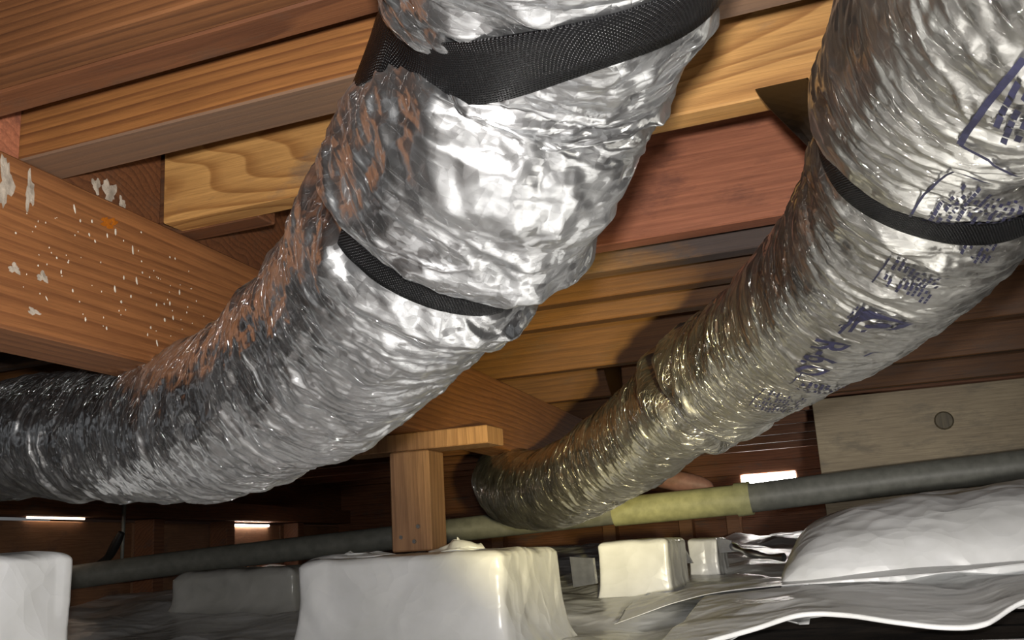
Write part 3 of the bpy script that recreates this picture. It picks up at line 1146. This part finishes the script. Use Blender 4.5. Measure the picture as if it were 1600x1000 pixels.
def sheet(name, X, Y, H, mat, label, cat='plastic sheet', th=0.0015, mask=None, group=None):
    P = np.stack([X, Y, H], -1)
    me = grid_mesh(name, P)
    if mask is not None:
        bm = bmesh.new()
        bm.from_mesh(me)
        kill = [f for f in bm.faces if mask(f.calc_center_median())]
        bmesh.ops.delete(bm, geom=kill, context='FACES')
        bm.to_mesh(me)
        bm.free()
    o = link(name, me, mat, None, None, True)
    md = o.modifiers.new('thick', 'SOLIDIFY')
    md.thickness = th
    return tag(o, label, cat, group)


xs = np.concatenate([np.linspace(-5.2, -2.2, 80), np.linspace(-2.18, 1.9, 220)])
ys = np.concatenate([np.linspace(-1.6, 0.38, 30), np.linspace(0.4, 3.6, 150), np.linspace(3.63, 5.7, 40)])
X, Y = np.meshgrid(xs, ys)
sheet('ground_sheet', X, Y, ground_h(X, Y), M['white_poly'], 'wide crumpled white polythene sheet covering the crawl space ground',
      mask=lambda c: c.x > -0.30-0.12*math.sin(c.y*5) and c.y < 2.15 and c.y > 1.12)


def wrapped(name, x0, x1, y0, y1, z0, z1, mat, label, seed, cr=0.03, flare=0.05, amp=0.006, rotz=0.0, top_drop=0.0):
    """block wrapped in sheeting: rounded plan, creased sides, soft top, skirt spreading at the ground"""
    n, levels = 220, 46
    hx, hy = (x1-x0)/2, (y1-y0)/2
    per = []
    for k in range(n):
        a = 2*math.pi*(k+0.5)/n
        c, s_ = math.cos(a), math.sin(a)
        e = 0.07
        per.append((hx*math.copysign(abs(c)**e, c), hy*math.copysign(abs(s_)**e, s_)))
    per = np.array(per)
    # even spacing round the outline
    pp = np.vstack([per, per[:1]])
    L = np.concatenate([[0], np.cumsum(np.linalg.norm(np.diff(pp, axis=0), axis=1))])
    t = np.linspace(0, L[-1], n, endpoint=False)
    per = np.stack([np.interp(t, L, pp[:, 0]), np.interp(t, L, pp[:, 1])], 1)
    nrm = per/np.array([hx, hy])**1.0
    nrm /= np.linalg.norm(nrm, axis=1)[:, None]
    rows = []
    H = z1-z0
    for k in range(levels):
        if k < 30:
            f = k/29.0
            z = z0+f*(H-cr)
            outw = flare*(1-f)**5
            sc = 1.0
        else:
            f = (k-29)/16.0
            z = z1-cr+cr*math.sin(min(1, f*2.2)*math.pi/2)
            sc = 1-(1-math.cos(min(1, f*2.2)*math.pi/2))*cr/min(hx, hy)
            if f > 0.45:
                sc *= 1-(f-0.45)/0.55*0.995
            outw = 0
        u = t/L[-1]*14
        zz_ = np.full(n, z)
        w = smo(u*0.7, zz_*9, seed, None)
        fold = amp*(0.8*tri(u*0.8+w+zz_*5, zz_*8+w, seed+1)+0.25*tri(u*2+w-zz_*9, zz_*14, seed+2))
        pos = per*sc+nrm*(outw+fold)[:, None]*max(sc, 0.0)
        dz = 0.5*amp*tri(pos[:, 0]*24, pos[:, 1]*24, seed+4) if k > 30 else np.zeros(n)
        zf = z+dz-top_drop*(pos[:, 0]/hx)
        rows.append(np.stack([pos[:, 0], pos[:, 1], zf], 1))
    P = np.array(rows)
    c, s_ = math.cos(rotz), math.sin(rotz)
    Px = P[..., 0]*c-P[..., 1]*s_
    Py = P[..., 0]*s_+P[..., 1]*c
    P = np.stack([Px, Py, P[..., 2]], -1)
    me = grid_mesh(name, P, True)
    o = link(name, me, mat, None, ((x0+x1)/2, (y0+y1)/2, 0), True)
    return tag(o, label, 'wrapped pier', 'piers wrapped in polythene')


wrapped('wrapped_pier', -1.135, -0.69, 1.70, 2.06, 0.0, 0.208, M['white_poly'], 'white polythene-wrapped pier carrying the timber post', 31, flare=0.05, rotz=0.02, cr=0.016)
wrapped('wrapped_pier', -1.50, -1.062, 0.90, 1.055, 0.0, 0.246, M['white_poly'], 'brightly lit white wrapped pier at the left edge, close to us', 41, amp=0.004, flare=0.0, cr=0.014)
wrapped('wrapped_pier', on(932, 850, 1, 2.6)[0], on(1042, 850, 1, 2.6)[0], 2.6, 2.85, 0.03, 0.206, M['white_poly'], 'small pale wrapped pier behind and right of the post pier', 51, amp=0.004, flare=0.03, cr=0.015)
wrapped('wrapped_pier', on(1074, 850, 1, 3.1)[0], on(1120, 850, 1, 3.1)[0], 3.1, 3.3, 0.03, 0.196, M['white_poly'], 'narrow wrapped pier under the grey pipe, farthest of the four', 61, amp=0.003, flare=0.02, cr=0.012)
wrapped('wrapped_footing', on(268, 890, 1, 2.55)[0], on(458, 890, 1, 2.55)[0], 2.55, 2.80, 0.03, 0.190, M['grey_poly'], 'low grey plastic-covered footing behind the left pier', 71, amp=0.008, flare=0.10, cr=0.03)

# mound of sheeting on the right
def mound(name, prof, Y0, Y1, zb, mat, label, seed):
    xs = np.linspace(prof[0][0], prof[-1][0], 150)
    zt = np.interp(xs, [p[0] for p in prof], [p[1] for p in prof])
    for _ in range(12):
        zt[1:-1] = 0.25*zt[:-2]+0.5*zt[1:-1]+0.25*zt[2:]
    rows = []
    for t in np.linspace(0, 1, 90):
        a = t*math.pi
        y = Y0+(Y1-Y0)*(0.5-0.5*math.cos(a))
        prof_h = math.sin(a)**0.75 if 0 < t < 1 else 0
        w = smo(xs*3, np.full_like(xs, t*5), seed)
        crease = 0.016*tri(xs*5+w, np.full_like(xs, t*6)+w+xs*2, seed+1)+0.004*tri(xs*13, np.full_like(xs, t*15)+w, seed+2)
        rows.append(np.stack([xs, np.full_like(xs, y)+0.03*np.sin(xs*4), zb+(zt-zb)*prof_h+crease*prof_h], 1))
    me = grid_mesh(name, np.array(rows))
    o = link(name, me, mat, None, None, True)
    md = o.modifiers.new('thick', 'SOLIDIFY')
    md.thickness = 0.0015
    return tag(o, label, 'plastic sheet', 'folds of loose sheeting')


pm = [on(1236, 868, 1, 2.55), on(1246, 838, 1, 2.55), on(1275, 815, 1, 2.55), on(1330, 795, 1, 2.55), on(1450, 768, 1, 2.55), on(1600, 748, 1, 2.55), on(1750, 735, 1, 2.55)]
mound('sheet_mound', [(p[0], p[2]) for p in pm]+[(1.3, 0.30)], 2.28, 2.95, 0.07, M['white_poly'], 'smooth swollen mound of white sheeting against the grey board', 81)

# loose sheet in front of the mound with a curling front edge
def loose(edge, yv, yback, lab, seed, hump=0.028, drop=0.012, fold=0.010, lip=0.006):
    E = np.array([on(p[0], p[1], 1, y) for p, y in zip(edge, yv)])
    Ed, _ = catmull(E, 180)
    rows = []
    for t in np.linspace(-0.12 if lip else 0.0, 1, 80):
        tt = max(t, 0)
        back = Ed[:, 1]+tt*(yback-Ed[:, 1])
        target = np.maximum(ground_h(Ed[:, 0], back), 0.05)+drop
        w = smo(Ed[:, 0]*5, back*5, seed)
        z = Ed[:, 2]*(1-tt)+target*tt+hump*math.sin(tt*math.pi)
        z = z+fold*math.sin(min(1, tt*1.3)*math.pi*0.77)*(tri(Ed[:, 0]*3.2+w+back*5, back*4.5+w-Ed[:, 0]*1.5, seed+1)+0.4*tri(Ed[:, 0]*9+w, back*10-Ed[:, 0]*4, seed+2))
        y = back
        if t < 0:      # rolled lip
            a = -t/0.12*2.4
            y = Ed[:, 1]-lip*math.sin(a)
            z = Ed[:, 2]-lip*(1-math.cos(a))
        rows.append(np.stack([Ed[:, 0], y, z], 1))
    me = grid_mesh('loose_sheet', np.array(rows))
    o = link('loose_sheet', me, M['white_poly'], None, None, True)
    md = o.modifiers.new('thick', 'SOLIDIFY')
    md.thickness = 0.001
    return tag(o, lab, 'plastic sheet', 'folds of loose sheeting')


loose([(1010, 1030), (1090, 1004), (1180, 978), (1250, 957), (1320, 957), (1400, 968), (1480, 976), (1540, 970), (1600, 936), (1700, 915), (1850, 910)],
      [1.62, 1.66, 1.72, 1.76, 1.76, 1.74, 1.73, 1.74, 1.78, 1.8, 1.8], 2.40,
      'loose white sheet with a wavy curled front edge over a dark gap, lower right', 91, hump=0.012, drop=0.035, fold=0.014, lip=0.005)
loose([(960, 975), (1010, 957), (1060, 940), (1130, 924), (1260, 911), (1400, 900), (1500, 892), (1600, 880), (1750, 866)],
      [2.15, 2.18, 2.2, 2.2, 2.2, 2.2, 2.2, 2.2, 2.2], 2.55,
      'middle fold of white sheet lying between the curled sheet and the mound', 191, hump=0.015, drop=0.0, fold=0.022, lip=0.0)

# strip of sheet nearest to us at the lower right
xs = np.linspace(-0.55, 1.2, 120)
rows = []
for t in np.linspace(0, 1, 30):
    y = 1.05+0.58*t+0.02*np.sin(xs*5+1)
    z = 0.012+0.022*t+0.010*np.clip(xs*2, -0.3, 1)*t+0.006*tri(xs*6, np.full_like(xs, t*4), 95)
    rows.append(np.stack([xs, y, z], 1))
me = grid_mesh('loose_sheet', np.array(rows))
o = link('loose_sheet', me, M['white_poly'], None, None, True)
tag(o, 'pale strip of sheet along the bottom right edge below the dark gap', 'plastic sheet', 'folds of loose sheeting')

# ------------------------------------------------------------------ drain pipe, and clutter under the far wall
pp = [(70, 908, 2.75), (300, 877, 3.0), (600, 842, 3.2), (750, 824, 3.3), (960, 800, 3.35), (1160, 780, 3.35), (1270, 766, 3.35), (1440, 745, 3.35), (1640, 722, 3.35), (2050, 668, 3.35)]
pts = np.array([on(a, b, 1, c) for a, b, c in pp])
pipe = empty('drain_pipe', tuple(pts[4]))
tag(pipe, 'long grey drain pipe running across the far side with its middle length painted as yellow-lit', 'pipe')


def pipe_len(name, P, r, mat):
    Q, _ = catmull(P, 40)
    return link(name, grid_mesh(name, tube_path(Q, r, 24), True), mat, pipe, None, True)


pipe_len('pipe_run', pts[:5], 0.043, M['pipe'])
pipe_len('lit_run', pts[4:6], 0.050, M['pipe_lit'])
pipe_len('pipe_run', pts[5:], 0.048, M['pipe'])
v = (pts[6]-pts[5])/np.linalg.norm(pts[6]-pts[5])
pipe_len('coupling', np.array([pts[5]-v*0.02, pts[5], pts[5]+v*0.03]), 0.056, M['pipe_lit'])

# hanger rod and black elbow below the left duct
h0, h1 = on(196, 775, 1, 3.05), on(190, 885, 1, 3.05)
h0[2] = ZJ
Q = np.array([h0+(h1-h0)*t for t in np.linspace(0, 1, 6)])
tag(link('hanger_rod', grid_mesh('hanger_rod', tube_path(Q, 0.007, 8), True), M['pipe'], None, None, True), 'thin dark hanger rod dropping below the left duct to the pipe', 'rod')
bp_ = [on(a_, b_, 1, 3.0) for a_, b_ in ((95, 925), (120, 897), (150, 888), (168, 872), (180, 852), (190, 832))]
Q, _ = catmull(bp_, 30)
rad = np.linspace(0.026, 0.010, 30)+0.006*np.abs(np.sin(np.linspace(0, 9, 30)))
tag(link('black_hose', grid_mesh('black_hose', tube_path(Q, rad, 16), True), M['black'], None, None, True), 'black elbowed hose rising beside the hanger rod at left', 'hose')

# pink glare shaped as a stub on the pipe, behind the far duct
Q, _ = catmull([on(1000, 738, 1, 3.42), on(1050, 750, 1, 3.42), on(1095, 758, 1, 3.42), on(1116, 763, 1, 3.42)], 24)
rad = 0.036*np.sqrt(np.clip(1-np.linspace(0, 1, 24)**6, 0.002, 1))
tag(link('glare_stub', grid_mesh('glare_stub', tube_path(Q, rad, 18), True), M['pink'], pipe, None, True), 'pink glare shaped as a stub')

# daylight gaps
o = board('daylight_gap', p0[0], p1[0], WALL_Y-0.004, WALL_Y+0.004, 0.463, 0.526, M['glow'], None, 0.003)
tag(o, 'bright white slot of daylight in the far wall above the drain pipe', 'vent')
for (x0_, x1_, py), lab, m_ in (((42, 132, 809), 'thin warm slit of daylight above the brown panel at far left', 'glow_w'),
                                ((368, 420, 821), 'short warm slit of daylight left of the timber post, near the floor', 'glow')):
    def wlhit(px, py):
        r = ray(px, py)
        n_ = np.array([ny[0], ny[1], 0])
        p_ = np.array([A[0]+ny[0]*0.012, A[1]+ny[1]*0.012, 0])
        return CAM+r*((p_-CAM)@n_)/(r@n_)
    a_, b_ = wlhit(x0_, py), wlhit(x1_, py)
    c_ = (a_+b_)/2
    me = box_mesh('daylight_gap', np.linalg.norm((b_-a_)[:2]), 0.006, 0.010, 0.001)
    o = link('daylight_gap', me, M[m_], None, (c_[0], c_[1], c_[2]))
    o.rotation_euler = (0, 0, ang)
    tag(o, lab, 'vent')

# tape patches on the small piers and scraps
def patch(name, quad, Yp, mat, label, cat, th=0.004):
    f = [on(a, b, 1, Yp) for a, b in quad]
    bm = bmesh.new()
    fr_ = [bm.verts.new(p) for p in f]
    bk = [bm.verts.new(p+np.array([0, th, 0])) for p in f]
    n = len(f)
    bm.faces.new(fr_)
    bm.faces.new(bk[::-1])
    for k in range(n):
        bm.faces.new((fr_[k], bk[k], bk[(k+1) % n], fr_[(k+1) % n]))
    bmesh.ops.recalc_face_normals(bm, faces=bm.faces[:])
    me = bpy.data.meshes.new(name)
    bm.to_mesh(me)
    bm.free()
    return tag(link(name, me, mat), label, cat)


patch('tape_patch', [(890, 870), (926, 872), (931, 912), (896, 918)], 2.55, M['tape'], 'dark grey taped flap between the post pier and the small pale pier', 'tape', 0.02)
patch('tape_patch', [(1044, 848), (1062, 846), (1082, 880), (1042, 880)], 3.05, M['tape'], 'dark grey taped flap left of the narrow farthest pier', 'tape', 0.02)
patch('tape_patch', [(1120, 840), (1142, 845), (1150, 862), (1124, 864)], 3.1, M['tape'], 'dark taped flap right of the narrow farthest pier', 'tape', 0.02)
Q, _ = catmull([at(1142, 852, 3.0), at(1165, 862, 2.9), at(1195, 869, 2.85), at(1225, 871, 2.8)], 24)
tag(link('plastic_roll', grid_mesh('plastic_roll', tube_path(Q, 0.010+0.003*np.sin(np.linspace(0, 14, 24)), 10), True), M['foil1'], None, None, True),
    'shiny twisted foil scrap lying beside the big sheet mound', 'scrap')

# crumpled ends of sheeting gathered round the post foot
def tuft(c, sx, sy, sz, seed, lab):
    n, m_ = 40, 18
    rows = []
    for k in range(m_):
        a = k/(m_-1)*math.pi/2
        th_ = np.linspace(0, 2*np.pi, n, endpoint=False)
        q = th_/(2*np.pi)
        r = math.cos(a)*(1+0.35*tri(q*9, np.full(n, k*0.25), seed, None))+0.0
        z = math.sin(a)*(1+0.5*tri(q*6, np.full(n, k*0.3+3), seed+1))
        rows.append(np.stack([c[0]+sx*r*np.cos(th_), c[1]+sy*r*np.sin(th_), c[2]+sz*z], 1))
    me = grid_mesh('sheet_tuft', np.array(rows), True)
    tag(link('sheet_tuft', me, M['white_poly'], None, None, False), lab, 'plastic sheet', 'tufts at the post foot')


tuft((PT[0]+0.10, PT[1]-0.03, 0.205), 0.055, 0.035, 0.022, 301, 'crumpled tuft of sheet just right of the post foot')
tuft((PT[0]-0.13, PT[1]-0.06, 0.205), 0.085, 0.04, 0.012, 311, 'flat crumpled fold of sheet just left of the post foot')
